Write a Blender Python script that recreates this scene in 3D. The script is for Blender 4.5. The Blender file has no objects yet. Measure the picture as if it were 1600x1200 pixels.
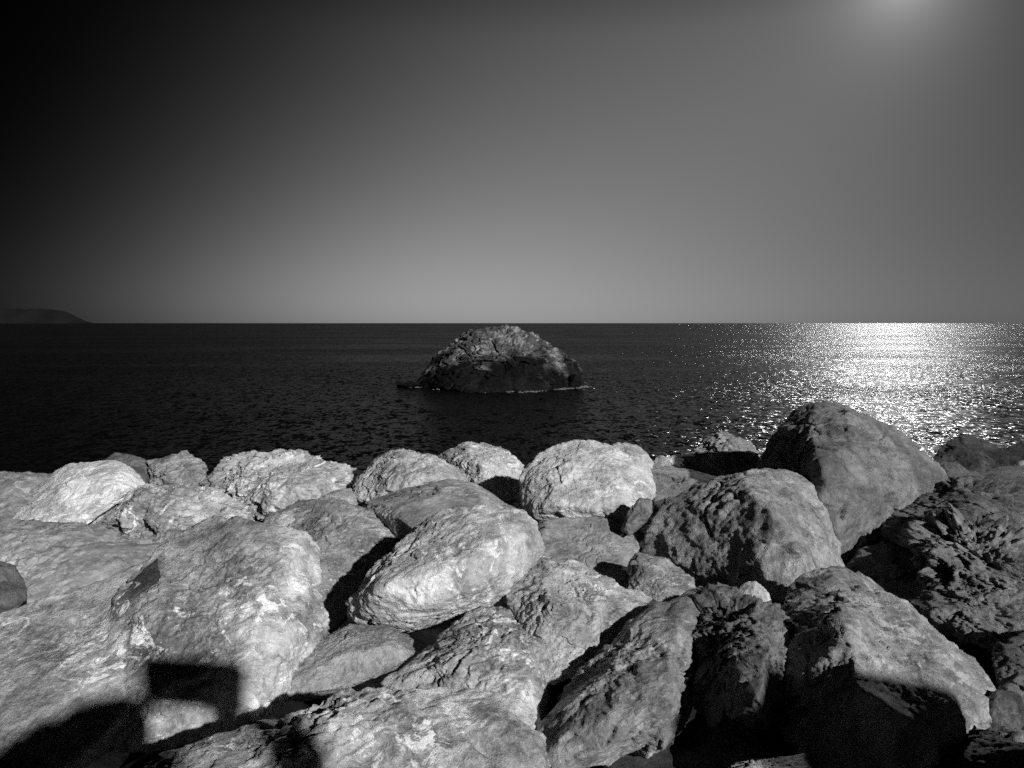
import bpy, bmesh, math, random
import numpy as np
from mathutils import Vector, Matrix

sc = bpy.context.scene
COL = sc.collection
R = math.radians
random.seed(5)

# ------------------------------------------------------------------ camera
EYE = 4.5                      # metres above the sea
PITCH = R(4.5)
FPX = 1209.0                   # focal length in photo pixels (1600 wide)
cam_d = bpy.data.cameras.new('camera')
cam = bpy.data.objects.new('camera', cam_d)
COL.objects.link(cam)
cam_d.sensor_width = 36.0
cam_d.lens = 36.0 * FPX / 1600.0
cam_d.clip_start = 0.05
cam_d.clip_end = 200000.0
cam.location = (0, 0, EYE)
cam.rotation_euler = (R(90) - PITCH, 0, 0)
sc.camera = cam

sc.view_settings.view_transform = 'Standard'
sc.view_settings.look = 'None'
sc.view_settings.exposure = 0.0
sc.view_settings.gamma = 1.0
sc.render.engine = 'CYCLES'
sc.cycles.use_denoising = False
sc.cycles.max_bounces = 6
sc.cycles.diffuse_bounces = 2
sc.cycles.glossy_bounces = 2
sc.cycles.sample_clamp_indirect = 3.0
sc.cycles.use_light_tree = False
sc.cycles.caustics_reflective = False
sc.cycles.caustics_refractive = False

# ------------------------------------------------------------------ world
MOON_AZ, MOON_EL = R(26.0), R(21.3)
MOON_L = 2200.0                 # radiance of the moon's disc
world = bpy.data.worlds.new("World")
sc.world = world
world.use_nodes = True
wn = world.node_tree
for n in list(wn.nodes):
    wn.nodes.remove(n)


class NB:
    """small helper for math chains in a node tree"""
    def __init__(s, nt): s.nt = nt
    def n(s, t, **kw):
        x = s.nt.nodes.new(t)
        for k, v in kw.items(): setattr(x, k, v)
        return x
    def put(s, sock, v):
        if hasattr(v, 'is_output') or hasattr(v, 'links'): s.nt.links.new(v, sock)
        else: sock.default_value = v
    def m(s, op, *a, clamp=False):
        x = s.n('ShaderNodeMath', operation=op); x.use_clamp = clamp
        for i, v in enumerate(a): s.put(x.inputs[i], v)
        return x.outputs[0]
    def v(s, op, *a):
        x = s.n('ShaderNodeVectorMath', operation=op)
        for i, v in enumerate(a): s.put(x.inputs[i], v)
        return x.outputs['Value'] if op in ('DOT_PRODUCT', 'LENGTH') else x.outputs[0]
    def rng(s, v, a, b, c, d, smooth=False):
        x = s.n('ShaderNodeMapRange'); x.interpolation_type = 'SMOOTHSTEP' if smooth else 'LINEAR'
        for i, q in enumerate((v, a, b, c, d)): s.put(x.inputs[i], q)
        return x.outputs[0]
    def noise(s, vec, scale, detail=4, rough=.55, dist=0.0, lac=2.0):
        x = s.n('ShaderNodeTexNoise')
        s.put(x.inputs['Vector'], vec); s.put(x.inputs['Scale'], scale)
        x.inputs['Detail'].default_value = detail; x.inputs['Roughness'].default_value = rough
        x.inputs['Distortion'].default_value = dist; x.inputs['Lacunarity'].default_value = lac
        return x.outputs[0]
    def ramp(s, v, pts):
        x = s.n('ShaderNodeValToRGB'); e = x.color_ramp.elements
        while len(e) < len(pts): e.new(.5)
        for q, (p, c) in zip(e, pts): q.position = p; q.color = (c, c, c, 1)
        s.put(x.inputs[0], v); return x.outputs[0]
    def mix(s, f, a, b):
        x = s.n('ShaderNodeMix', data_type='FLOAT')
        s.put(x.inputs[0], f); s.put(x.inputs[2], a); s.put(x.inputs[3], b)
        return x.outputs[0]


w = NB(wn)
sky = w.n('ShaderNodeTexSky', sky_type='NISHITA', sun_disc=False)
sky.sun_elevation = MOON_EL
sky.sun_rotation = MOON_AZ
grey = w.n('ShaderNodeRGBToBW'); wn.links.new(sky.outputs[0], grey.inputs[0])
tc = w.n('ShaderNodeTexCoord')
sep = w.n('ShaderNodeSeparateXYZ'); wn.links.new(tc.outputs['Generated'], sep.inputs[0])
X, Y, Z = sep.outputs
az = w.m('ARCTAN2', X, Y)
a = w.m('MAXIMUM', w.m('MINIMUM', az, .66), -.66)
e = w.m('MINIMUM', w.m('MAXIMUM', w.m('ARCSINE', w.m('MAXIMUM', w.m('MINIMUM', Z, 1.0), -1.0)), 0.0), 1.15)
# night air: log-density of the sky against the clear Nishita sky, by azimuth and height
K = [-1.38, -2.7364, -5.2872, 8.4955, -1.261, -2.299, 7.3745, -9.8439]
a2 = w.m('MULTIPLY', a, a)
terms = [a, a2, w.m('MULTIPLY', a2, a), e, w.m('MULTIPLY', e, e), w.m('MULTIPLY', a, e),
         w.m('MULTIPLY', a2, e)]
acc = K[0]
for k, t in zip(K[1:], terms):
    acc = w.m('ADD', acc, w.m('MULTIPLY', t, k))
acc = w.m('SUBTRACT', acc, w.m('MULTIPLY', w.m('MAXIMUM', w.m('SUBTRACT', e, .345), 0.0), 6.0))
dens = w.m('EXPONENT', acc)
fade = w.rng(w.m('COSINE', az), -.1, .75, .12, 1.0, True)
lum = w.m('MULTIPLY', w.m('MULTIPLY', grey.outputs[0], dens), fade)
# the moon's aureole and disc (both a part of the sky)
mdir = (math.sin(MOON_AZ) * math.cos(MOON_EL), math.cos(MOON_AZ) * math.cos(MOON_EL), math.sin(MOON_EL))
ang = w.m('ARCCOSINE', w.m('MINIMUM', w.v('DOT_PRODUCT', tc.outputs['Generated'], mdir), .9999999))
glow = w.m('MULTIPLY', w.m('EXPONENT', w.m('MULTIPLY', ang, -1 / R(2.2))), 4.4)
disc = w.m('MULTIPLY', w.rng(ang, R(.35), R(1.1), 1.0, 0.0, True), MOON_L * 10)
tot = w.m('ADD', w.m('ADD', lum, glow), disc)
bg = w.n('ShaderNodeBackground'); bg.inputs['Strength'].default_value = 0.1
wn.links.new(tot, bg.inputs[0])
wo = w.n('ShaderNodeOutputWorld'); wn.links.new(bg.outputs[0], wo.inputs[0])
world.cycles.sampling_method = 'MANUAL'
world.cycles.sample_map_resolution = 2048

# ------------------------------------------------------------------ key light
sun_d = bpy.data.lights.new('sun', 'SUN')
sun_d.energy = 5.0
sun_d.angle = R(.9)
sun = bpy.data.objects.new('sun', sun_d)
COL.objects.link(sun)
KEY_AZ, KEY_EL = R(33), R(23.5)        # comes from behind the camera, on the right
Ldir = Vector((-math.sin(KEY_AZ) * math.cos(KEY_EL), math.cos(KEY_AZ) * math.cos(KEY_EL), -math.sin(KEY_EL)))
sun.rotation_euler = Ldir.to_track_quat('-Z', 'Y').to_euler()
sun.location = (6, -14, 12)

# ------------------------------------------------------------------ helpers
CP, SP = math.cos(PITCH), math.sin(PITCH)


def at(px, py, depth):
    """a point of the place: along the photo's line of sight, `depth` metres forward"""
    dx, dy = (px - 800) / FPX, (600 - py) / FPX
    d = Vector((dx, CP + dy * SP, -SP + dy * CP))
    return Vector((0, 0, EYE)) + d * (depth / d.y)


def gdepth(py, drop=1.6):
    return drop / math.tan(math.atan((py - 600) / FPX) + PITCH)


def tag(o, label=None, cat=None, group=None, kind=None):
    if label: o['label'] = label
    if cat: o['category'] = cat
    if group: o['group'] = group
    if kind: o['kind'] = kind
    return o


def mesh_obj(name, V, F, mat, parent=None, smooth=True):
    me = bpy.data.meshes.new(name)
    V = np.asarray(V, np.float32)
    me.vertices.add(len(V)); me.vertices.foreach_set('co', V.ravel())
    if isinstance(F, np.ndarray):
        n, k = F.shape
        me.loops.add(n * k); me.loops.foreach_set('vertex_index', F.astype(np.int32).ravel())
        me.polygons.add(n)
        me.polygons.foreach_set('loop_start', np.arange(0, n * k, k, dtype=np.int32))
        me.polygons.foreach_set('loop_total', np.full(n, k, np.int32))
    else:
        me.clear_geometry(); me.from_pydata([tuple(v) for v in V], [], F)
    me.polygons.foreach_set('use_smooth', np.full(len(me.polygons), smooth, bool))
    me.update(calc_edges=True); me.validate()
    me.materials.append(mat)
    o = bpy.data.objects.new(name, me); COL.objects.link(o)
    if parent: o.parent = parent
    return o


# --- numpy noise
rs = np.random.RandomState(11)
PERM = np.concatenate([rs.permutation(256)] * 3).astype(np.int32)
GR = rs.normal(size=(256, 3)).astype(np.float32)
GR /= np.linalg.norm(GR, axis=1)[:, None]
RV = rs.rand(256, 3).astype(np.float32)


def perlin(P):
    I = np.floor(P).astype(np.int32); f = (P - I).astype(np.float32)
    u = f * f * f * (f * (f * 6 - 15) + 10)
    I &= 255
    def g(dx, dy, dz):
        h = PERM[PERM[PERM[I[:, 0] + dx] + I[:, 1] + dy] + I[:, 2] + dz]
        G = GR[h]
        return G[:, 0] * (f[:, 0] - dx) + G[:, 1] * (f[:, 1] - dy) + G[:, 2] * (f[:, 2] - dz)
    x0 = g(0, 0, 0); x0 += u[:, 0] * (g(1, 0, 0) - x0)
    x1 = g(0, 1, 0); x1 += u[:, 0] * (g(1, 1, 0) - x1)
    y0 = x0 + u[:, 1] * (x1 - x0)
    x0 = g(0, 0, 1); x0 += u[:, 0] * (g(1, 0, 1) - x0)
    x1 = g(0, 1, 1); x1 += u[:, 0] * (g(1, 1, 1) - x1)
    y1 = x0 + u[:, 1] * (x1 - x0)
    return (y0 + u[:, 2] * (y1 - y0)) * 1.6


def fbm(P, octv=4, gain=.5, ridged=False):
    s = np.zeros(len(P), np.float32); amp = 1.0; q = P.copy()
    for i in range(octv):
        v = perlin(q)
        if ridged: v = 1 - 2 * np.abs(v)
        s += amp * v; amp *= gain; q = q * 2.03 + 17.3
    return s


def worley(P):
    """nearest jittered cell: F1, F2, its point and its random index"""
    I = np.floor(P).astype(np.int32)
    n = len(P)
    F1 = np.full(n, 9., np.float32); F2 = F1.copy()
    best = np.zeros((n, 3), np.float32); bid = np.zeros(n, np.int32)
    for dx in (-1, 0, 1):
        for dy in (-1, 0, 1):
            for dz in (-1, 0, 1):
                J = I + np.array([dx, dy, dz], np.int32); K_ = J & 255
                h = PERM[PERM[PERM[K_[:, 0]] + K_[:, 1]] + K_[:, 2]]
                C = J + RV[h]
                d = np.linalg.norm(P - C, axis=1).astype(np.float32)
                m = d < F1
                F2 = np.where(m, F1, np.minimum(F2, d))
                F1 = np.where(m, d, F1); bid = np.where(m, h, bid); best[m] = C[m]
    return F1, F2, best, bid


_ico = {}


def ico(sub):
    if sub not in _ico:
        bm = bmesh.new(); bmesh.ops.create_icosphere(bm, subdivisions=sub, radius=1)
        bm.verts.ensure_lookup_table()
        V = np.array([v.co[:] for v in bm.verts], np.float32)
        F = np.array([[v.index for v in f.verts] for f in bm.faces], np.int32)
        bm.free(); _ico[sub] = (V, F)
    return _ico[sub]


def hull_planes(P):
    bm = bmesh.new()
    for p in P: bm.verts.new(p)
    r = bmesh.ops.convex_hull(bm, input=list(bm.verts))
    bmesh.ops.delete(bm, geom=[g for g in r['geom_interior'] if isinstance(g, bmesh.types.BMVert)], context='VERTS')
    bmesh.ops.recalc_face_normals(bm, faces=list(bm.faces))
    N, D = [], []
    for f in bm.faces:
        f.normal_update()
        if f.calc_area() < 1e-7: continue
        n = np.array(f.normal[:]); N.append(n); D.append(float(np.dot(n, f.verts[0].co)))
    bm.free()
    # merge nearly parallel planes, so rounding stays even
    kN, kD = [], []
    for n, d in zip(N, D):
        for i in range(len(kN)):
            if np.dot(n, kN[i]) > .985:
                kD[i] = max(kD[i], d); break
        else:
            kN.append(n); kD.append(d)
    return np.array(kN, np.float32), np.array(kD, np.float32)


def solid(P, sub, p=24, chips=6, seed=0, style=None):
    """closed stone grown from the corner points P; returns vertices, faces"""
    st = dict(warp=.034, facet=.042, fscale=2.6, ridge=.006, fine=.006, strata=0.0, sdir=(-.4, .5, .75),
              sfreq=7.0, pit=0.0, crack=.028, cscale=1.7, gully=0.0)
    st.update(style or {})
    rng = np.random.RandomState(seed + 3)
    P = np.array(P, np.float32)
    c = P.mean(0); Q = P - c
    N, D = hull_planes(Q)
    # a few corners knocked off
    for i in range(chips):
        n = rng.normal(size=3); n /= np.linalg.norm(n)
        s = (Q @ n).max()
        N = np.vstack([N, n[None]]); D = np.append(D, s * rng.uniform(.86, .96))
    D = np.maximum(D, .03 * np.abs(Q).max())
    S, F = ico(sub)
    ext = np.percentile(np.abs(Q), 85, axis=0)
    d = S * ext[None]; d = d / np.linalg.norm(d, axis=1)[:, None]
    acc = np.zeros(len(d), np.float64)
    for n, h in zip(N, D):
        q = np.maximum(d @ n.astype(np.float32), 0) / h
        acc += q.astype(np.float64) ** p
    r = (acc ** (-1.0 / p)).astype(np.float32)
    V = d * r[:, None] * 1.025
    size = float(np.cbrt(ext[0] * ext[1] * ext[2])) * 1.6
    off = rng.uniform(0, 200, 3).astype(np.float32)
    U = V / size
    # large warp
    wv = np.stack([fbm(U * 1.3 + off + k * 31.7, 3) for k in range(3)], 1)
    V = V + wv * st['warp'] * size
    U = V / size
    nrm = d * 0.6 + (V / (np.linalg.norm(V, axis=1)[:, None] + 1e-6)) * 0.4
    h = np.zeros(len(V), np.float32)
    # broken planes at two scales
    jig = np.stack([perlin(U * 5 + off + k * 13.1) for k in range(3)], 1) * .16
    for fs, fa in ((st['fscale'] * .45, 1.7), (st['fscale'], .78), (st['fscale'] * 2.6, .44), (st['fscale'] * 6.5, .24), (st['fscale'] * 14, .09)):
        if st['facet'] <= 0: break
        F1, F2, C, bid = worley(U * fs + off + jig * fs * .5)
        T = ((U * fs + off) - C)
        pl = (GR[bid] * T).sum(1) * 1.1 + (RV[bid, 0] - .5) * .7
        edge = np.clip((F2 - F1) / .12, 0, 1)
        h += st['facet'] * fa * pl * (.25 + .75 * edge)
    if st['crack'] > 0:
        F1, F2, C, bid = worley(U * st['cscale'] + off + 50 + jig * 1.3)
        cr = np.exp(-((F2 - F1) / .026) ** 2) * (perlin(U * 1.7 + off + 9) > -.08)
        h -= st['crack'] * cr
    if st['strata'] > 0:
        sd = np.array(st['sdir'], np.float32); sd /= np.linalg.norm(sd)
        t = (U @ sd) * st['sfreq'] + fbm(U * 2.2 + off + 5, 3) * .9
        fr = t - np.floor(t); lay = RV[np.floor(t).astype(np.int32) & 255, 1]
        saw = np.where(fr < .85, fr / .85, (1 - fr) / .15)
        h += st['strata'] * (saw * .7 + lay - .8) * (.5 + .5 * np.clip(perlin(U * 2 + off) * 2 + .5, 0, 1))
    h += st['ridge'] * fbm(U * 4.2 + off, 4, .55, True)
    if st['gully'] > 0:
        W_ = U * np.array([4.2, 4.2, .55], np.float32) + jig * 2.2
        gq = np.abs(perlin(W_ + off + 23)); g2 = np.abs(perlin(W_ * 2.3 + off + 3))
        h -= st['gully'] * (np.exp(-(gq / .05) ** 2) + .6 * np.exp(-(g2 / .08) ** 2))
    if st['pit'] > 0:
        q = fbm(U * 4.5 + off + 71, 3)
        h -= st['pit'] * np.clip(q - .12, 0, 1) * 2.2
    h += st['fine'] * fbm(U * 19 + off, 4, .6)
    V = V + nrm * (h * size)[:, None]
    return V + c, F


# ------------------------------------------------------------------ materials
def new_mat(name):
    m = bpy.data.materials.new(name); m.use_nodes = True
    nt = m.node_tree
    for n in list(nt.nodes): nt.nodes.remove(n)
    b = NB(nt)
    bs = b.n('ShaderNodeBsdfPrincipled'); out = b.n('ShaderNodeOutputMaterial')
    nt.links.new(bs.outputs[0], out.inputs[0])
    return m, b, bs


def stone_mat(name, lo, mid, hi, crust=.5, stain=.5, bump=1.0, scale=1.0, rough=.85, tide=None, zs=1.0):
    """mottled broken limestone: veins, pale crust, dark lichen spots, grain"""
    m, b, bs = new_mat(name)
    tc = b.n('ShaderNodeTexCoord'); oi = b.n('ShaderNodeObjectInfo')
    rnd = b.v('SCALE', oi.outputs['Location']); rnd.node.inputs['Scale'].default_value = 7.31
    co = b.v('ADD', tc.outputs['Object'], rnd)
    sc_ = b.n('ShaderNodeVectorMath', operation='SCALE'); b.put(sc_.inputs[0], co); b.put(sc_.inputs['Scale'], b.rng(oi.outputs['Random'], 0, 1, .75 * scale, 1.35 * scale))
    co = b.v('MULTIPLY', sc_.outputs[0], (1, 1, zs))
    big = b.noise(co, 1.7, 9, .66, .8)
    midn = b.noise(co, 7.0, 8, .70, .7)
    fine = b.noise(co, 34, 6, .72)
    grain = b.noise(co, 130, 3, .7)
    s1 = b.ramp(big, [(.42, 0), (.50, .5), (.58, 1)])
    s2 = b.ramp(midn, [(.38, 0), (.50, .5), (.62, 1)])
    s3 = b.ramp(fine, [(.36, 0), (.64, 1)])
    t = b.m('ADD', b.m('ADD', b.m('MULTIPLY', s1, .40), b.m('MULTIPLY', s2, .38)), b.m('MULTIPLY', s3, .22))
    base = b.ramp(t, [(.08, lo), (.45, mid), (.92, hi)])
    # pale crust in broken patches
    cr = b.m('MULTIPLY', b.ramp(b.noise(co, 5.5, 10, .74, 1.2), [(.535, 0), (.575, 1)]),
             b.ramp(b.noise(co, 1.3, 3, .5), [(.40, 0), (.56, 1)]))
    base = b.mix(b.m('MULTIPLY', cr, crust), base, min(hi * 1.45, .82))
    # dark spots
    sp = b.ramp(b.noise(co, 16, 6, .66, .5), [(.30, 1), (.40, 0)])
    base = b.mix(b.m('MULTIPLY', sp, stain), base, lo * .45)
    st = b.ramp(b.noise(co, 1.9, 6, .6, 1.5), [(.34, 1), (.42, 0)])
    base = b.mix(b.m('MULTIPLY', st, stain * .8), base, lo * .8)
    # thin veins
    ve = b.m('ABSOLUTE', b.m('SUBTRACT', b.noise(co, 3.1, 5, .6, 2.0), .5))
    ve = b.ramp(ve, [(0, 1), (.012, 0)])
    base = b.mix(b.m('MULTIPLY', ve, .35), base, hi)
    base = b.m('MULTIPLY', base, b.rng(grain, .25, .75, .72, 1.28))
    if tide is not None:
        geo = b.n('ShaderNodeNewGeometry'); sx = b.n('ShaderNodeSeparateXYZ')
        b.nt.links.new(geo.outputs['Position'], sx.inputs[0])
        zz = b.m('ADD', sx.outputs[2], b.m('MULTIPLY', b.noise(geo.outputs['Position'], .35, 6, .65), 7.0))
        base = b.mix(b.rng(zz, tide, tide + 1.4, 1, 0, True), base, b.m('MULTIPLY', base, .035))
    cc = b.n('ShaderNodeCombineColor')
    for i in range(3): b.put(cc.inputs[i], base)
    b.nt.links.new(cc.outputs[0], bs.inputs['Base Color'])
    bs.inputs['Roughness'].default_value = rough
    bs.inputs['Specular IOR Level'].default_value = .12
    hgt = b.m('ADD', b.m('MULTIPLY', midn, .55), b.m('MULTIPLY', fine, .38))
    hgt = b.m('ADD', hgt, b.m('MULTIPLY', b.noise(co, 75, 4, .7), .16))
    bu = b.n('ShaderNodeBump'); bu.inputs['Strength'].default_value = bump
    bu.inputs['Distance'].default_value = .035 / scale
    b.nt.links.new(hgt, bu.inputs['Height']); b.nt.links.new(bu.outputs[0], bs.inputs['Normal'])
    return m


M_PALE = stone_mat('pale limestone', .13, .32, .60, .8, .4)
M_WHITE = stone_mat('chalky limestone', .20, .42, .66, .8, .3)
M_GREY = stone_mat('grey limestone', .10, .21, .40, .5, .5)
M_SLAB = stone_mat('crusted pale limestone', .10, .30, .64, 1.0, .55, bump=.9)
M_SMOOTH = stone_mat('smooth grey limestone', .12, .23, .38, .35, .4, bump=.55)
M_DARK = stone_mat('dark limestone', .07, .14, .26, .3, .6, bump=1.2)  # darker albedo also stands in for light falling off to the right
M_MURK = stone_mat('dark and shade-toned limestone', .04, .09, .18, .35, .6, bump=1.2)  # own dark tone of the slab patch; elsewhere shade put into the albedo
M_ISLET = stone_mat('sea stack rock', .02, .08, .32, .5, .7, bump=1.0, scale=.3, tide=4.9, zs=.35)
M_CORE = stone_mat('rubble core', .012, .028, .06, .2, .5)  # albedo taken near black so gaps between boulders look shaded
M_BLACK = stone_mat('shade-black rock', .012, .03, .075, .2, .5)  # blackened albedo in place of shade on the right-hand stones

# ------------------------------------------------------------------ sea, ground, headland
def sea_mat():
    m, b, bs = new_mat('sea water')
    geo = b.n('ShaderNodeNewGeometry'); P = geo.outputs['Position']
    mp = b.n('ShaderNodeMapping'); b.put(mp.inputs['Vector'], P)
    mp.inputs['Scale'].default_value = (.95, .62, 1); mp.inputs['Rotation'].default_value = (0, 0, R(-14))
    q = mp.outputs[0]
    # surface slope of the chop, given directly so that it keeps its statistics far out
    acc = None
    for scale, amp, det in ((.10, .12, 2), (.55, .20, 2), (2.3, 1.38, 1), (6.5, 1.7, 1)):
        t = b.n('ShaderNodeTexNoise'); b.put(t.inputs['Vector'], q)
        t.inputs['Scale'].default_value = scale; t.inputs['Detail'].default_value = det
        t.inputs['Roughness'].default_value = .55; t.inputs['Distortion'].default_value = .25
        v = b.v('SUBTRACT', t.outputs['Color'], (.5, .5, .5))
        v = b.v('MULTIPLY', v, (amp, amp, 0))
        acc = v if acc is None else b.v('ADD', acc, v)
    # slicks: long streaks of calmer water
    ms = b.n('ShaderNodeMapping'); b.put(ms.inputs['Vector'], P); ms.inputs['Scale'].default_value = (.018, .055, 1)
    calm = b.ramp(b.noise(ms.outputs[0], 1.0, 4, .55, .4), [(.38, .36), (.58, 1.0)])
    sl = b.n('ShaderNodeVectorMath', operation='SCALE'); b.put(sl.inputs[0], acc); b.put(sl.inputs['Scale'], calm)
    nv = b.v('NORMALIZE', b.v('ADD', sl.outputs[0], (0, 0, 1)))
    # black water under a dim mirror
    gl = b.n('ShaderNodeBsdfAnisotropic'); gl.inputs['Color'].default_value = (.25, .25, .25, 1)
    gl.inputs['Roughness'].default_value = .20
    fr = b.n('ShaderNodeFresnel'); fr.inputs['IOR'].default_value = 1.33
    b.nt.links.new(nv, gl.inputs['Normal']); b.nt.links.new(nv, fr.inputs['Normal'])
    bs.inputs['Base Color'].default_value = (.003, .003, .003, 1)
    bs.inputs['Roughness'].default_value = 1.0; bs.inputs['Specular IOR Level'].default_value = 0.0
    mx = b.n('ShaderNodeMixShader')
    b.nt.links.new(fr.outputs[0], mx.inputs[0]); b.nt.links.new(bs.outputs[0], mx.inputs[1]); b.nt.links.new(gl.outputs[0], mx.inputs[2])
    out = [n for n in b.nt.nodes if n.bl_idname == 'ShaderNodeOutputMaterial'][0]
    b.nt.links.new(mx.outputs[0], out.inputs[0])
    return m


M_SEA = sea_mat()
s = 60000.0
sea = mesh_obj('sea', [(-s, -s, 0), (s, -s, 0), (s, s, 0), (-s, s, 0)], [(0, 1, 2, 3)], M_SEA)
tag(sea, kind='structure')

# rubble core of the breakwater, under the boulders, falling to the sea
nx, ny = 520, 280
gx = np.linspace(-16, 16, nx); gy = np.linspace(-.2, 17, ny)
GX, GY = np.meshgrid(gx, gy)
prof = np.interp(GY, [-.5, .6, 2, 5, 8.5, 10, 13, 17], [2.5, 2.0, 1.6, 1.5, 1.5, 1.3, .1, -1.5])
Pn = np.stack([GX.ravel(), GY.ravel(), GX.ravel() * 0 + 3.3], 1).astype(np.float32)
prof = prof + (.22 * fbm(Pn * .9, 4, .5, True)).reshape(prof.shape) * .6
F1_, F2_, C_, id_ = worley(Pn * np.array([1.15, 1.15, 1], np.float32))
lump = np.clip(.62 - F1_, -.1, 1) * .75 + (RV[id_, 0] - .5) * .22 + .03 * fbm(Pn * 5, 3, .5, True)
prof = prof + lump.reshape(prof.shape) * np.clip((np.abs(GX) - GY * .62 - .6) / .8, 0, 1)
V = np.stack([GX.ravel(), GY.ravel(), prof.ravel()], 1)
ii = np.arange(nx * ny).reshape(ny, nx)
F = np.stack([ii[:-1, :-1].ravel(), ii[:-1, 1:].ravel(), ii[1:, 1:].ravel(), ii[1:, :-1].ravel()], 1)
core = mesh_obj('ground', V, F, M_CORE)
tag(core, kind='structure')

# far headland on the left
def headland():
    Yd = 9000.0
    pts = [(-420, 470), (-260, 466), (-120, 474), (-20, 478), (20, 479), (45, 480), (62, 479), (80, 481), (97, 483),
           (106, 487), (113, 492), (120, 496), (127, 500), (134, 503.5), (141, 505.3)]
    xs = np.array([at(x, y, Yd).x for x, y in pts]); zs = np.array([at(x, y, Yd).z for x, y in pts])
    n, m_ = 160, 26
    gx = np.linspace(xs[0], xs[-1], n); top = np.interp(gx, xs, zs)
    Vv = []
    for j in range(m_):
        v = j / (m_ - 1) * 2 - 1
        for i in range(n):
            Vv.append((gx[i], Yd + v * 260, max(top[i] * .85 + 6, 4) * (1 - abs(v) ** 1.6) - 6))
    Vv = np.array(Vv, np.float32)
    nz = fbm(Vv * np.array([1 / 260, 1 / 260, 1 / 260], np.float32), 4, .5, True)
    Vv[:, 2] += nz * 5 * np.clip(Vv[:, 2] / 60, 0, 1)
    k = np.arange(n * m_).reshape(m_, n)
    Ff = np.stack([k[:-1, :-1].ravel(), k[:-1, 1:].ravel(), k[1:, 1:].ravel(), k[1:, :-1].ravel()], 1)
    m, b, bs = new_mat('headland scrub')
    geo = b.n('ShaderNodeNewGeometry')
    t = b.noise(geo.outputs['Position'], .004, 6, .6)
    c = b.ramp(t, [(.3, .008), (.7, .014)])
    b.nt.links.new(c, bs.inputs['Base Color']); bs.inputs['Roughness'].default_value = 1
    bs.inputs['Specular IOR Level'].default_value = 0
    o = mesh_obj('headland', Vv, Ff, m)
    tag(o, kind='structure')


headland()

# ------------------------------------------------------------------ boulders
GROUP = 'boulders of the breakwater'


def boulder(label, o, Dn=None, Df=None, bulge=.30, thick=.9, feats=(), mat=M_PALE, sub=6, p=130, chips=4,
            shrink=.58, name='boulder', cat='boulder', group=GROUP, seed=None, back=.72, depth_scale=.5, **style):
    o = np.array(o, float)
    yb, yt = o[:, 1].max(), o[:, 1].min()
    if Dn is None: Dn = gdepth(yb)
    wid = (o[:, 0].max() - o[:, 0].min()) / FPX * Dn
    if Df is None: Df = Dn + min(depth_scale * (gdepth(max(yt, 690)) - Dn), .75 * wid)
    def dep(y): return Dn + (Df - Dn) * (yb - y) / max(yb - yt, 1)
    c = o.mean(0)
    P = [at(x, y, dep(y)) for x, y in o]
    fr = c + (o - c) * shrink
    if bulge > 0:
        rg = np.random.RandomState(int(abs(o[0, 0] * 3 + o[1, 1] * 5)) % 9973)
        for x, y in fr[int(o[0, 0]) % 3::4]:
            P.append(at(x + rg.normal() * .03 * wid * FPX / Dn, y, dep(y) - bulge * wid * rg.uniform(.6, 1.35)))
    for x, y, dd in feats:
        P.append(at(x, y, dep(y) + dd))
    for x, y in o[::3]:
        q = at(c[0] + (x - c[0]) * back, c[1] + (y - c[1]) * back, dep(y) + thick * wid * .75)
        q.z -= .12 * wid
        P.append(q)
    sd = int(abs(o[0, 0] * 7 + o[1, 1] * 13)) % 9973 if seed is None else seed
    V, F = solid([tuple(q) for q in P], sub, p, chips, sd, style)
    base = np.array([V[:, 0].mean(), V[:, 1].mean(), V[:, 2].min()], np.float32)
    ob = mesh_obj(name, V - base, F, mat)
    ob.location = base.tolist()
    tag(ob, label, cat, group)
    return ob


B = boulder
STRATA = dict(strata=.05, sdir=(-.55, .25, .8), sfreq=6.5, facet=.03)
ROUGH = dict(facet=.065, ridge=.015, pit=.05, fine=.01)
SOFT = dict(facet=.032, ridge=.006, crack=.012, fine=.006)

# --- crest of the breakwater, left to right
B('flat pale boulder at the left picture edge, behind the smooth wedge-shaped slab',
  [(-70, 752), (0, 738), (45, 738), (86, 743), (95, 770), (60, 815), (0, 822), (-70, 825)], Dn=6.3, Df=7.2, mat=M_GREY)
B('smooth wedge-shaped pale slab with a cracked lower edge, tilted on the far left',
  [(24, 824), (38, 800), (60, 780), (92, 746), (108, 727), (145, 725), (186, 728), (207, 739), (224, 757), (216, 766),
   (190, 772), (150, 800), (108, 832), (50, 852), (30, 845)], Dn=5.45, Df=6.2, sub=7, mat=M_WHITE, p=160, chips=2, bulge=.16,
  facet=.012, ridge=.006, crack=.03, warp=.03, strata=.02, sdir=(-.5, .1, .85), sfreq=3)
B('small rounded grey boulder on the crest, left half of the twin lumps',
  [(163, 722), (180, 709), (208, 711), (232, 722), (238, 745), (230, 764), (190, 762), (165, 750)], Dn=7.2, Df=7.6, mat=M_DARK)
B('lumpy dark grey boulder on the crest, right half of the twin lumps',
  [(228, 720), (262, 714), (290, 705), (312, 714), (321, 735), (324, 752), (300, 772), (262, 770), (234, 758)], Dn=7.0, Df=7.5,
  mat=M_GREY, **ROUGH)
B('long ridged boulder on the crest with lit top and dark lower face, left of centre',
  [(318, 752), (340, 727), (360, 714), (378, 709), (410, 712), (434, 706), (455, 713), (495, 723), (535, 735), (553, 742),
   (550, 762), (540, 778), (500, 795), (460, 812), (400, 812), (345, 790)], Dn=6.5, Df=7.5, sub=7, mat=M_PALE, **ROUGH)
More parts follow.
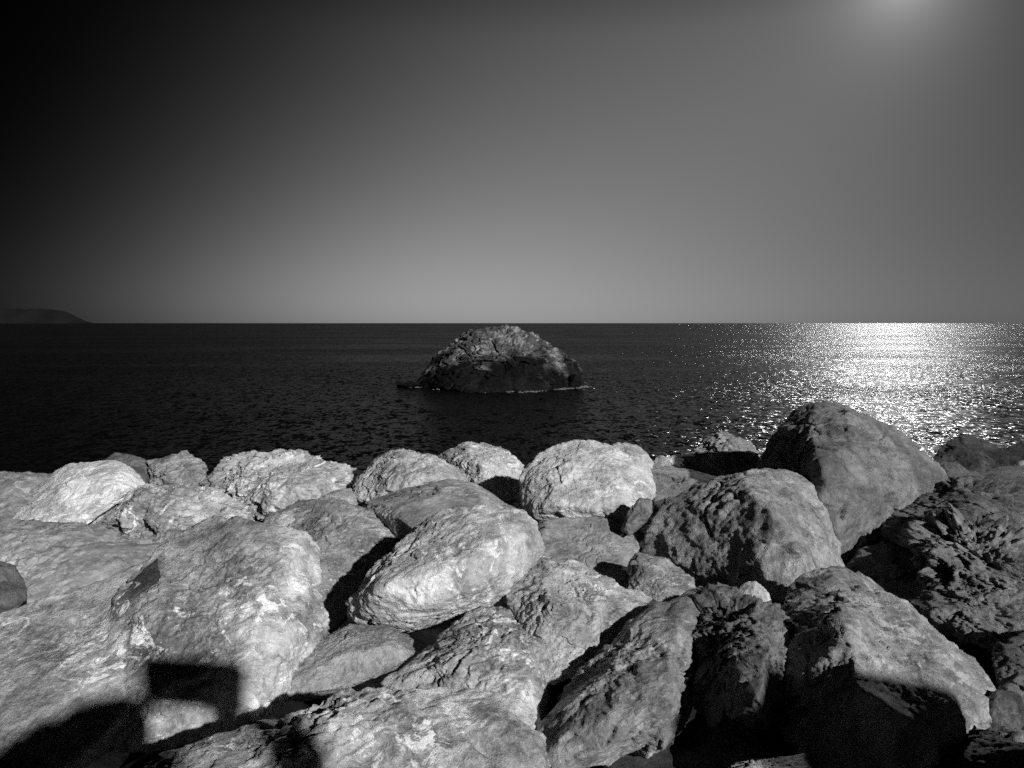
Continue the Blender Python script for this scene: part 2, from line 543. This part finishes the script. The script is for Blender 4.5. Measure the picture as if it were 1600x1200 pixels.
B('craggy boulder with a pale splintered crest, right of the wedge-shaped slab',
  [(130, 842), (172, 800), (236, 752), (262, 757), (312, 762), (352, 778), (386, 802), (400, 818), (375, 842), (320, 850),
   (250, 860), (200, 885), (145, 872)], Dn=5.3, Df=6.2, sub=7, mat=M_PALE, feats=[(240, 790, -.35), (330, 800, -.25)], **ROUGH)
B('broad smooth grey boulder below the wedge-shaped slab on the left',
  [(-70, 815), (0, 812), (25, 822), (60, 845), (105, 843), (150, 858), (205, 858), (245, 850), (262, 868), (205, 915),
   (150, 955), (60, 965), (-70, 975)], Dn=4.25, Df=5.3, sub=7, mat=M_SMOOTH, bulge=.18)
B('dark stone with a black crack beside it at the left picture edge',
  [(-80, 872), (0, 875), (22, 884), (36, 905), (41, 938), (22, 956), (-80, 972)], Dn=4.0, Df=4.4, mat=M_DARK, sub=5, bulge=.3)
B('broad streaked grey slab sloping down to the lower left picture corner',
  [(-90, 1010), (0, 966), (100, 945), (170, 930), (205, 898), (250, 875), (300, 960), (240, 1060), (185, 1165), (60, 1240), (-90, 1240)],
  Dn=2.72, Df=4.1, sub=7, mat=M_SLAB, p=160, chips=2, bulge=0, shrink=.8, thick=.5,
  feats=[(160, 1020, -.16), (200, 1110, -.16), (60, 1080, -.14), (225, 960, -.1)], facet=.026, crack=.01, warp=.03, strata=.012, sdir=(-.7, -.2, .7), sfreq=6)
slab = B('huge pale slab with whitish crust and a dark wedge patch, lower left',
  [(150, 1090), (170, 985), (222, 915), (246, 864), (300, 834), (355, 806), (372, 808), (380, 835),
   (440, 838), (484, 843), (498, 868), (497, 905), (503, 955), (512, 985), (475, 1020), (440, 1060), (430, 1088),
   (390, 1106), (330, 1138), (250, 1165), (185, 1175)], Dn=2.95, Df=4.25, sub=7, mat=M_SLAB, p=160, chips=1, bulge=0, shrink=.8,
  thick=.5, feats=[(300, 930, -.26), (430, 930, -.3), (380, 1030, -.28), (260, 1070, -.2), (330, 860, -.12), (455, 870, -.15),
         (470, 980, -.2)], facet=.034, crack=.012, warp=.03, fine=.006)
speck = B('speckled grey boulder with loose grit on its shaded lower face, left of centre',
  [(402, 832), (420, 803), (470, 785), (520, 782), (560, 800), (595, 802), (618, 818), (624, 842), (604, 868), (575, 900),
   (545, 950), (510, 990), (490, 990), (480, 900), (440, 850)], Dn=4.35, Df=5.6, sub=7, mat=M_GREY, bulge=.12,
  feats=[(560, 835, -.18), (500, 830, -.2), (470, 850, -.2)])
B('small flat stones wedged on the crest, leftmost slab beside the speckled boulder',
  [(404, 832), (412, 812), (440, 800), (468, 792), (474, 806), (460, 824), (430, 836)], Dn=5.2, Df=5.5, mat=M_PALE, sub=5, bulge=.3)
B('small pale block on the crest between the long ridged boulder and round one',
  [(466, 806), (472, 790), (500, 784), (520, 768), (548, 762), (556, 790), (545, 805), (500, 806)], Dn=5.6, Df=6.0, mat=M_PALE, sub=5, bulge=.3)
B('rounded mottled boulder on the crest, left of the dark-edged peaked one',
  [(548, 775), (552, 745), (575, 722), (606, 707), (650, 705), (682, 715), (722, 735), (738, 750), (748, 775), (700, 790),
   (640, 790), (590, 790), (560, 785)], Dn=6.5, Df=7.2, sub=7, mat=M_PALE, bulge=.35, p=16)
B('peaked grey boulder on the crest, left of the big round pale one',
  [(680, 712), (710, 699), (745, 693), (782, 699), (802, 715), (816, 737), (816, 752), (800, 778), (765, 785), (735, 770), (700, 740)],
  Dn=7.1, Df=7.9, sub=7, mat=M_PALE, bulge=.34, p=160, feats=[(750, 725, -.45)])
B('smooth-faced grey boulder with a sharp ridge, above the large tilted oval one',
  [(574, 806), (580, 778), (640, 765), (700, 748), (732, 750), (765, 772), (802, 798), (806, 820), (760, 840), (690, 850), (640, 860), (630, 825)],
  Dn=5.1, Df=6.1, sub=7, mat=M_SMOOTH, p=160, chips=2, bulge=.2, feats=[(640, 790, -.4), (660, 835, -.4), (750, 790, -.45)], facet=.02)
B('large tilted oval pale boulder in the middle, casting a black shadow leftward',
  [(538, 958), (545, 930), (570, 895), (610, 855), (650, 825), (682, 811), (722, 809), (772, 799), (812, 800), (836, 824),
   (843, 850), (838, 872), (812, 900), (782, 930), (742, 947), (702, 962), (652, 978), (602, 990), (560, 982)], Dn=3.95, Df=4.5,
  sub=7, mat=M_WHITE, p=40, chips=2, bulge=.30, shrink=.62, **SOFT)
B('big round pale boulder on the crest at the picture centre',
  [(812, 778), (814, 748), (840, 716), (870, 697), (900, 688), (950, 690), (986, 701), (1010, 728), (1021, 760), (1018, 795),
   (1004, 822), (975, 840), (910, 830), (850, 815), (822, 808)], Dn=5.7, Df=6.3, sub=7, mat=M_WHITE, bulge=.28, p=40, facet=.022, ridge=.01)
B('small dark stone leaning on the right foot of the round pale boulder',
  [(972, 828), (978, 802), (998, 778), (1016, 780), (1020, 800), (1002, 822), (984, 836)], Dn=5.25, Df=5.4, mat=M_DARK, sub=5, bulge=.3, group=None)
B('thin pale sliver of rock showing behind the round pale boulder',
  [(950, 700), (966, 692), (992, 695), (1012, 711), (1024, 722), (1010, 745), (960, 740)], Dn=7.2, Df=7.6, mat=M_PALE, sub=5)
B('low pale stone on the crest left of the mottled boulder with black shadow',
  [(1008, 732), (1030, 712), (1052, 714), (1074, 722), (1068, 742), (1020, 742)], Dn=7.6, Df=7.9, mat=M_PALE, sub=5, bulge=.25)
B('mottled grey boulder on the crest above a black shadow, right of centre',
  [(1046, 722), (1080, 705), (1110, 685), (1132, 677), (1157, 680), (1176, 691), (1186, 722), (1182, 744), (1152, 752), (1118, 735)],
  Dn=7.6, Df=8.2, mat=M_GREY, bulge=.28, **ROUGH)
B('flat shadowed rock between the round pale boulder and blocky dark-faced one',
  [(1004, 735), (1040, 728), (1080, 742), (1112, 746), (1132, 748), (1110, 775), (1060, 800), (1018, 800)], Dn=5.9, Df=7.4, mat=M_GREY, bulge=.12)
B('blocky boulder with a dark front face and bright right side, right of centre',
  [(1012, 860), (1030, 800), (1048, 776), (1082, 757), (1132, 745), (1182, 741), (1242, 745), (1276, 755), (1284, 772), (1287, 805),
   (1302, 845), (1318, 895), (1316, 930), (1262, 950), (1200, 955), (1120, 950), (1066, 915)], Dn=4.9, Df=5.5, mat=M_GREY, sub=7, p=160, chips=2, bulge=0,
  feats=[(1165, 758, -.42), (1207, 800, -.72), (1238, 860, -.8), (1264, 935, -.78), (1075, 870, .1), (1100, 945, .12)], thick=.8,
  facet=.02, ridge=.01)
B('tall peaked boulder with a black left flank, standing against the glitter',
  [(1180, 740), (1200, 700), (1220, 665), (1250, 641), (1290, 637), (1332, 640), (1380, 664), (1430, 700), (1470, 734), (1476, 748),
   (1440, 770), (1400, 810), (1370, 850), (1310, 880), (1285, 860), (1230, 800)], Dn=5.4, Df=6.7, mat=M_DARK, sub=7, p=160, chips=2, bulge=0,
  feats=[(1262, 660, -.35), (1275, 720, -.75), (1300, 800, -.7), (1340, 690, -.6), (1380, 770, -.5)], thick=.8, facet=.022, ridge=.008)
B('small shade-darkened pointed boulder on the crest at the right, before the glitter',
  [(1456, 722), (1480, 690), (1505, 678), (1530, 689), (1572, 712), (1580, 728), (1540, 750), (1480, 750)], Dn=7.2, Df=7.8, mat=M_BLACK, bulge=.25)
B('dark boulder cut by the right picture edge on the crest',
  [(1562, 706), (1598, 690), (1670, 688), (1670, 745), (1575, 742)], Dn=7.4, Df=7.9, mat=M_BLACK, sub=5, bulge=.25)
B('small pale stone on the crest at the right picture edge',
  [(1572, 735), (1590, 723), (1640, 722), (1660, 740), (1620, 752), (1582, 750)], Dn=6.7, Df=6.9, mat=M_PALE, sub=5, bulge=.3, group=None)
B('long dark pitted boulder below the crest on the far right',
  [(1382, 835), (1386, 800), (1410, 772), (1442, 750), (1482, 738), (1530, 736), (1580, 738), (1680, 736), (1680, 840), (1580, 842),
   (1480, 838), (1430, 850)], Dn=5.1, Df=6.3, sub=7, mat=M_MURK, bulge=.16, **ROUGH)
B('honeycombed craggy boulder with holes on the far right',
  [(1428, 862), (1436, 840), (1462, 820), (1505, 814), (1580, 814), (1690, 812), (1690, 950), (1600, 945), (1540, 950), (1490, 940), (1448, 915)],
  Dn=4.35, Df=5.2, mat=M_DARK, sub=7, bulge=.2, facet=.09, ridge=.05, pit=.14, fine=.012, fscale=3.4)
B('low pale-topped boulder under the honeycombed one at the right',
  [(1404, 948), (1430, 930), (1500, 928), (1600, 926), (1690, 926), (1690, 1030), (1600, 1030), (1540, 1010), (1490, 985), (1440, 970)],
  Dn=3.75, Df=4.45, sub=7, mat=M_DARK, bulge=.14, **ROUGH)
B('dark boulder at the right picture edge beside the rounded foreground one',
  [(1556, 1030), (1580, 1000), (1620, 985), (1700, 985), (1700, 1110), (1600, 1110), (1556, 1090)], Dn=3.2, Df=3.7, mat=M_MURK, bulge=.2, **ROUGH)
B('mottled dark boulder in the lower right corner',
  [(1470, 1200), (1500, 1165), (1545, 1148), (1600, 1150), (1700, 1150), (1700, 1290), (1480, 1290)], Dn=2.55, Df=2.9, mat=M_DARK, bulge=.2, **ROUGH)
B('big rounded grey boulder in the right foreground with jagged shadowed left face',
  [(1195, 1010), (1214, 955), (1244, 920), (1266, 903), (1302, 899), (1342, 905), (1402, 940), (1452, 974), (1492, 1010), (1524, 1042),
   (1552, 1072), (1546, 1112), (1505, 1150), (1478, 1185), (1400, 1210), (1260, 1190), (1200, 1110)], Dn=2.75, Df=3.9, mat=M_GREY, sub=7, p=160, chips=2, bulge=0,
  feats=[(1310, 930, -.2), (1330, 980, -.44), (1345, 1075, -.44), (1430, 1010, -.3), (1490, 1080, -.2), (1420, 1120, -.34)],
  thick=.5, facet=.045, ridge=.01)
B('small bright angular stone perched before the blocky dark-faced boulder',
  [(1148, 925), (1168, 907), (1180, 909), (1206, 930), (1207, 946), (1180, 958), (1156, 945)], Dn=3.75, Df=3.85, mat=M_PALE, sub=5, p=160, bulge=.2, facet=.02, ridge=.008)
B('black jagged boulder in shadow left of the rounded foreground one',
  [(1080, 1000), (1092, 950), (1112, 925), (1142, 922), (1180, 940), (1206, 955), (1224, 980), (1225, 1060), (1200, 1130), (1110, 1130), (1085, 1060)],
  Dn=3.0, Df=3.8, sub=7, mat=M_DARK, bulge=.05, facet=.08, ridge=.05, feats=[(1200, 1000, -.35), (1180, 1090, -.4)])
B('long slanting layered grey boulder in the foreground, right of centre',
  [(832, 1205), (836, 1135), (880, 1088), (922, 1046), (972, 988), (1032, 944), (1082, 920), (1100, 926), (1097, 960), (1096, 1020),
   (1097, 1052), (1082, 1085), (1060, 1122), (1026, 1160), (950, 1175), (890, 1190), (855, 1215)], Dn=2.75, Df=3.9, mat=M_GREY, sub=7, p=160, chips=2, bulge=0,
  feats=[(950, 1050, -.22), (1030, 1040, -.3), (1040, 1100, -.3), (960, 1110, -.26), (1060, 980, -.2), (890, 1140, -.15)], thick=.6,
  strata=.06, sdir=(-.6, .3, .75), sfreq=5.5, facet=.035, ridge=.008)
B('pale creased boulder below the oval one, above the slanting layered boulder',
  [(785, 935), (826, 885), (850, 861), (892, 874), (942, 904), (992, 924), (1030, 945), (1010, 975), (975, 1000), (935, 1030),
   (900, 1060), (850, 1070), (820, 1010)], Dn=3.4, Df=4.4, sub=7, mat=M_PALE, bulge=.12, p=160, feats=[(850, 930, -.25), (940, 940, -.22)], facet=.045)
B('flat smooth grey slab under the big round pale boulder',
  [(836, 815), (880, 808), (930, 808), (968, 815), (990, 835), (997, 862), (992, 892), (980, 918), (950, 925), (905, 895), (855, 870)],
  Dn=4.75, Df=5.55, sub=7, mat=M_SMOOTH, bulge=.12, p=160, facet=.018, ridge=.01)
B('small cracked grey block left of the blocky dark-faced boulder',
  [(982, 880), (996, 864), (1042, 874), (1082, 904), (1087, 925), (1062, 945), (1020, 955), (985, 935)], Dn=4.25, Df=4.7, mat=M_GREY, bulge=.2, p=160)
B('fractured layered boulder with splintered ledges in the central foreground',
  [(590, 1072), (630, 1042), (700, 1004), (760, 968), (788, 946), (806, 955), (850, 968), (868, 1000), (862, 1040), (846, 1090), (846, 1190),
   (820, 1200), (760, 1130), (680, 1100)], Dn=2.95, Df=4.0, mat=M_PALE, sub=7, bulge=.05, p=40,
  feats=[(760, 1000, -.22), (830, 1010, -.2), (700, 1040, -.2), (820, 1080, -.25)], strata=.06, sdir=(-.5, .35, .8), sfreq=5, facet=.036, ridge=.006)
B('low grey boulder with a black crack along its left side, lower centre left',
  [(428, 1060), (440, 1032), (500, 1000), (558, 976), (602, 976), (648, 1000), (652, 1018), (600, 1050), (542, 1072), (460, 1086), (434, 1078)],
  Dn=3.3, Df=3.75, sub=7, mat=M_GREY, bulge=.16, feats=[(520, 1030, -.12), (600, 1010, -.12)], facet=.03, ridge=.008)
B('rough bright boulder at the bottom centre with dense small ridges',
  [(140, 1265), (225, 1196), (300, 1182), (385, 1168), (450, 1146), (550, 1113), (645, 1092), (722, 1078), (782, 1080), (816, 1112),
   (832, 1162), (838, 1280), (500, 1320)], Dn=2.15, Df=2.72, mat=M_PALE, sub=7, bulge=0, p=40, shrink=.7, feats=[(760, 1130, -.15), (600, 1150, -.18), (450, 1180, -.15)],
  thick=.4, strata=.03, sdir=(-.4, .5, .75), sfreq=9, facet=.035, ridge=.03, fine=.012)
B('pale stone at the bottom edge in front of the large shadow',
  [(1110, 1215), (1150, 1192), (1200, 1186), (1262, 1180), (1300, 1198), (1330, 1270), (1110, 1280)], Dn=2.4, Df=2.65, mat=M_PALE, sub=6, bulge=.15)
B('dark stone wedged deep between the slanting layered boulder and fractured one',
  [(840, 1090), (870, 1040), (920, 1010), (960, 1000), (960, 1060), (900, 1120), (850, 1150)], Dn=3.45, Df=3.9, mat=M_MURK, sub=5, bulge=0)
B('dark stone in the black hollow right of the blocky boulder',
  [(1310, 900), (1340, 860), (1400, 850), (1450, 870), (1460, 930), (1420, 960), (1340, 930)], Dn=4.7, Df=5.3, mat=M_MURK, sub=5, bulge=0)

# ------------------------------------------------------------------ the sea stack
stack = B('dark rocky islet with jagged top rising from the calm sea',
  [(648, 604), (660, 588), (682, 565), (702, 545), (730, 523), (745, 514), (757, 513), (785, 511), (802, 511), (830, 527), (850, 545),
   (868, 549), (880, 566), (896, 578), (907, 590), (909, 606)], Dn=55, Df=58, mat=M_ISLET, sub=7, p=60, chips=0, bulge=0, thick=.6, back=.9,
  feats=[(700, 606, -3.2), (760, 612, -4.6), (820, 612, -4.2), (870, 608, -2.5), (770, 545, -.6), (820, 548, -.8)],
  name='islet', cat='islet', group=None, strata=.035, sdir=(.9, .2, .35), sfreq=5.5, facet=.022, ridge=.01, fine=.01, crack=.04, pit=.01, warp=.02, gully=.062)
B('low black reef awash at the left foot of the islet', [(618, 602), (626, 598), (638, 596.5), (650, 597), (660, 602), (640, 605)], Dn=54, Df=54.6,
  mat=M_ISLET, sub=5, bulge=.2, name='reef', cat='reef', group=None)
B('black knob of rock at the right foot of the islet', [(890, 604), (893, 585), (900, 580), (907, 584), (909, 600), (902, 608)], Dn=53.5, Df=53.7,
  mat=M_ISLET, sub=5, bulge=.3, name='reef', cat='reef', group=None)

B('small grey stone lying in the gap beside the right corner boulders',
  [(1528, 1120), (1540, 1090), (1562, 1076), (1590, 1085), (1604, 1115), (1590, 1150), (1550, 1155)], Dn=3.0, Df=3.2, mat=M_MURK, sub=5, bulge=.25)

B('added dark stone filling the broad shadow at the bottom, right of the slanting layered boulder',
  [(1060, 1200), (1075, 1140), (1110, 1115), (1180, 1105), (1250, 1120), (1310, 1160), (1320, 1210), (1240, 1240), (1120, 1240)], Dn=2.75, Df=3.35, mat=M_MURK, bulge=0, **ROUGH)  # added dark stone covering lit core, so this spot stays black
B('added shade-black stone in the hollow behind the right flank of the rounded foreground boulder',
  [(1480, 1000), (1500, 980), (1540, 985), (1580, 1010), (1585, 1070), (1545, 1085), (1505, 1060)], Dn=3.75, Df=4.1, mat=M_BLACK, bulge=.1, **ROUGH)  # added stone, shade put into its albedo to blacken the gap

# ------------------------------------------------------------------ the promenade and added shadow casters behind the viewpoint
bdir = -Ldir                               # towards the light
m_conc, b_, bs_ = new_mat('concrete')
tc_ = b_.n('ShaderNodeTexCoord')
b_.nt.links.new(b_.ramp(b_.noise(tc_.outputs['Object'], 6, 8, .65), [(.3, .22), (.7, .4)]), bs_.inputs['Base Color'])
bs_.inputs['Roughness'].default_value = .9
m_met, b_, bs_ = new_mat('painted metal')
bs_.inputs['Base Color'].default_value = (.3, .3, .3, 1); bs_.inputs['Roughness'].default_value = .5


def box_obj(name, c, size, mat, rz=0.0, bevel=.015, parent=None):
    bm = bmesh.new(); bmesh.ops.create_cube(bm, size=1)
    for v in bm.verts: v.co = Vector((v.co.x * size[0], v.co.y * size[1], v.co.z * size[2]))
    bmesh.ops.bevel(bm, geom=list(bm.edges), offset=bevel, segments=2, affect='EDGES')
    me = bpy.data.meshes.new(name); bm.to_mesh(me); bm.free(); me.materials.append(mat)
    o = bpy.data.objects.new(name, me); COL.objects.link(o)
    o.location = c; o.rotation_euler = (0, 0, rz)
    if parent: o.parent = parent
    return o


PZ = 2.75
pr = box_obj('promenade', (0, -6.2, PZ - .6), (40, 12, 1.2), m_conc); tag(pr, kind='structure')
# added unseen flag on a post, shaped to throw the boxy shadow
S = at(298, 1068, 3.2); c = S + bdir * 6.3
sg = bpy.data.objects.new('shadow_post', None); COL.objects.link(sg)
rz = 0.0
ux = Vector((math.cos(rz), math.sin(rz), 0))
pc = c + ux * .17
sg.location = (pc.x, pc.y, PZ)
tag(sg, 'post with a small sign flag behind the viewer, casting the box-shaped shadow', 'sign')
box_obj('board', (-ux.x * .17, -ux.y * .17, c.z - PZ), (.46, .08, .25), m_met, rz, .034, sg).rotation_euler = (0, R(5), 0)
bm = bmesh.new(); bmesh.ops.create_cone(bm, cap_ends=True, segments=24, radius1=.08, radius2=.075, depth=c.z + .09 - PZ)
me = bpy.data.meshes.new('post'); bm.to_mesh(me); bm.free(); me.materials.append(m_met)
po = bpy.data.objects.new('post', me); COL.objects.link(po); po.parent = sg; po.location = (0, -.07, (c.z + .09 - PZ) / 2)
# added unseen block, made up to cast the broad black shadow lower right
A = at(1072, 1066, 3.2) + bdir * 5.2; Bq = at(1440, 1090, 3.0) + bdir * 5.2
mid = (A + Bq) / 2; wv = Bq - A
blk = box_obj('shadow_block', (mid.x, mid.y - .1, (mid.z + PZ) / 2), (math.hypot(wv.x, wv.y), .5, mid.z - PZ), m_conc,
              math.atan2(wv.y, wv.x), .03)
tag(blk, 'added unseen block behind the viewer, made to cast the broad straight-topped shadow', 'shadow caster')
# added unseen stone, standing in for the viewer's own shadow at lower left
S = at(75, 1120, 2.9); c = S + bdir * 5.6
rg = np.random.RandomState(21); Pp = []
for k in range(9):
    an = k / 9 * math.tau
    Pp.append((c.x + math.cos(an) * .42, c.y + math.sin(an) * .4, PZ - .02))
    Pp.append((c.x + math.cos(an) * rg.uniform(.28, .40), c.y + math.sin(an) * .3, c.z - rg.uniform(.05, .4)))
Pp.append((c.x + .2, c.y, c.z))
V, F = solid(Pp, 6, 50, 2, 9, dict(ROUGH, warp=.08))
base = np.array([V[:, 0].mean(), V[:, 1].mean(), V[:, 2].min()], np.float32)
st_ = mesh_obj('boulder', V - base, F, M_GREY); st_.location = base.tolist()
tag(st_, 'added unseen stone behind the viewer, made to shade the lower left corner', 'boulder')

# ------------------------------------------------------------------ details set on the stones
from mathutils.bvhtree import BVHTree


def caster(ob):
    me = ob.data
    return BVHTree.FromPolygons([ob.location + v.co for v in me.vertices], [p.vertices[:] for p in me.polygons])


def on(tree, px, py):
    o = Vector((0, 0, EYE)); d = (at(px, py, 1) - o).normalized()
    h, n, i, k = tree.ray_cast(o, d)
    return h, n


tr = caster(slab)
Pp = []
for px, py in [(150, 948), (168, 925), (186, 904), (214, 868), (232, 863), (247, 870), (249, 892), (246, 908), (228, 922), (205, 935), (180, 944)]:
    h, n = on(tr, px, py)
    if h is not None:
        Pp.append(tuple(h + n * .008)); Pp.append(tuple(h - n * .06))
if len(Pp) > 10:
    V, F = solid(Pp, 6, 150, 0, 77, dict(warp=.07, facet=.03, ridge=.006, crack=0, fine=.008))
    o = mesh_obj('dark_patch', V - np.array(slab.location[:], np.float32), F, M_MURK, slab)
    o['label'] = 'dark glossy wedge of rock set in the pale slab'

# loose grit on the speckled boulder
tr = caster(speck)
rg = np.random.RandomState(4)
Vg, Fg = [], []
for i in range(150):
    px, py = rg.uniform(490, 600), rg.uniform(835, 960)
    h, n = on(tr, px, py)
    if h is None: continue
    r0 = .004 + .010 * rg.rand() ** 3
    k0 = len(Vg)
    a0 = rg.rand(6, 3) * .8 + .6
    for q_, (x, y, z) in enumerate([(1, 0, 0), (-1, 0, 0), (0, 1, 0), (0, -1, 0), (0, 0, 1), (0, 0, -1)]):
        Vg.append(tuple(h + n * r0 * .3 + Vector((x * a0[q_, 0] * 1.6, y * a0[q_, 1], z * a0[q_, 2])) * r0))
    for f in [(0, 2, 4), (2, 1, 4), (1, 3, 4), (3, 0, 4), (2, 0, 5), (1, 2, 5), (3, 1, 5), (0, 3, 5)]:
        Fg.append(tuple(k0 + x for x in f))
g = mesh_obj('grit', Vg, Fg, M_WHITE, smooth=False)
tag(g, 'loose pale grit lying on the speckled grey boulder', 'grit', kind='stuff')

# wash of foam round the foot of the islet
Wv = np.array([v.co[:] for v in stack.data.vertices], np.float32) + np.array(stack.location[:], np.float32)
m_ = (np.abs(Wv[:, 2]) < .12)
ring = Wv[m_]
rg = np.random.RandomState(8)
Vf, Ff = [], []
mf, b_, bs_ = new_mat('sea foam')
bs_.inputs['Base Color'].default_value = (.12, .12, .12, 1); bs_.inputs['Roughness'].default_value = .8
den = fbm(np.stack([ring[:, 0] * .5, ring[:, 1] * .5, ring[:, 0] * 0 + 4.4], 1), 3)
cand = [i for i in range(len(ring)) if den[i] > .25]
for i in rg.choice(cand, min(260, len(cand)), replace=False):
    x, y, _ = ring[i]
    out = np.array([x - stack.location.x, y - stack.location.y]); out /= np.linalg.norm(out) + 1e-6
    d = abs(rg.normal()) * .22
    cx, cy = x + out[0] * d + rg.normal() * .1, y + out[1] * d + rg.normal() * .1
    r0 = .03 + .10 * rg.rand() ** 2
    k0 = len(Vf); n = 7
    Vf.append((cx, cy, .05 + r0 * .35))
    for q_ in range(n):
        an = q_ / n * math.tau; rr = r0 * (.6 + .7 * rg.rand())
        Vf.append((cx + math.cos(an) * rr * 1.5, cy + math.sin(an) * rr, .012))
    for q_ in range(n): Ff.append((k0, k0 + 1 + q_, k0 + 1 + (q_ + 1) % n))
fo = mesh_obj('foam', Vf, Ff, mf)
tag(fo, 'pale wash of foam along the foot of the islet', 'foam', kind='stuff')
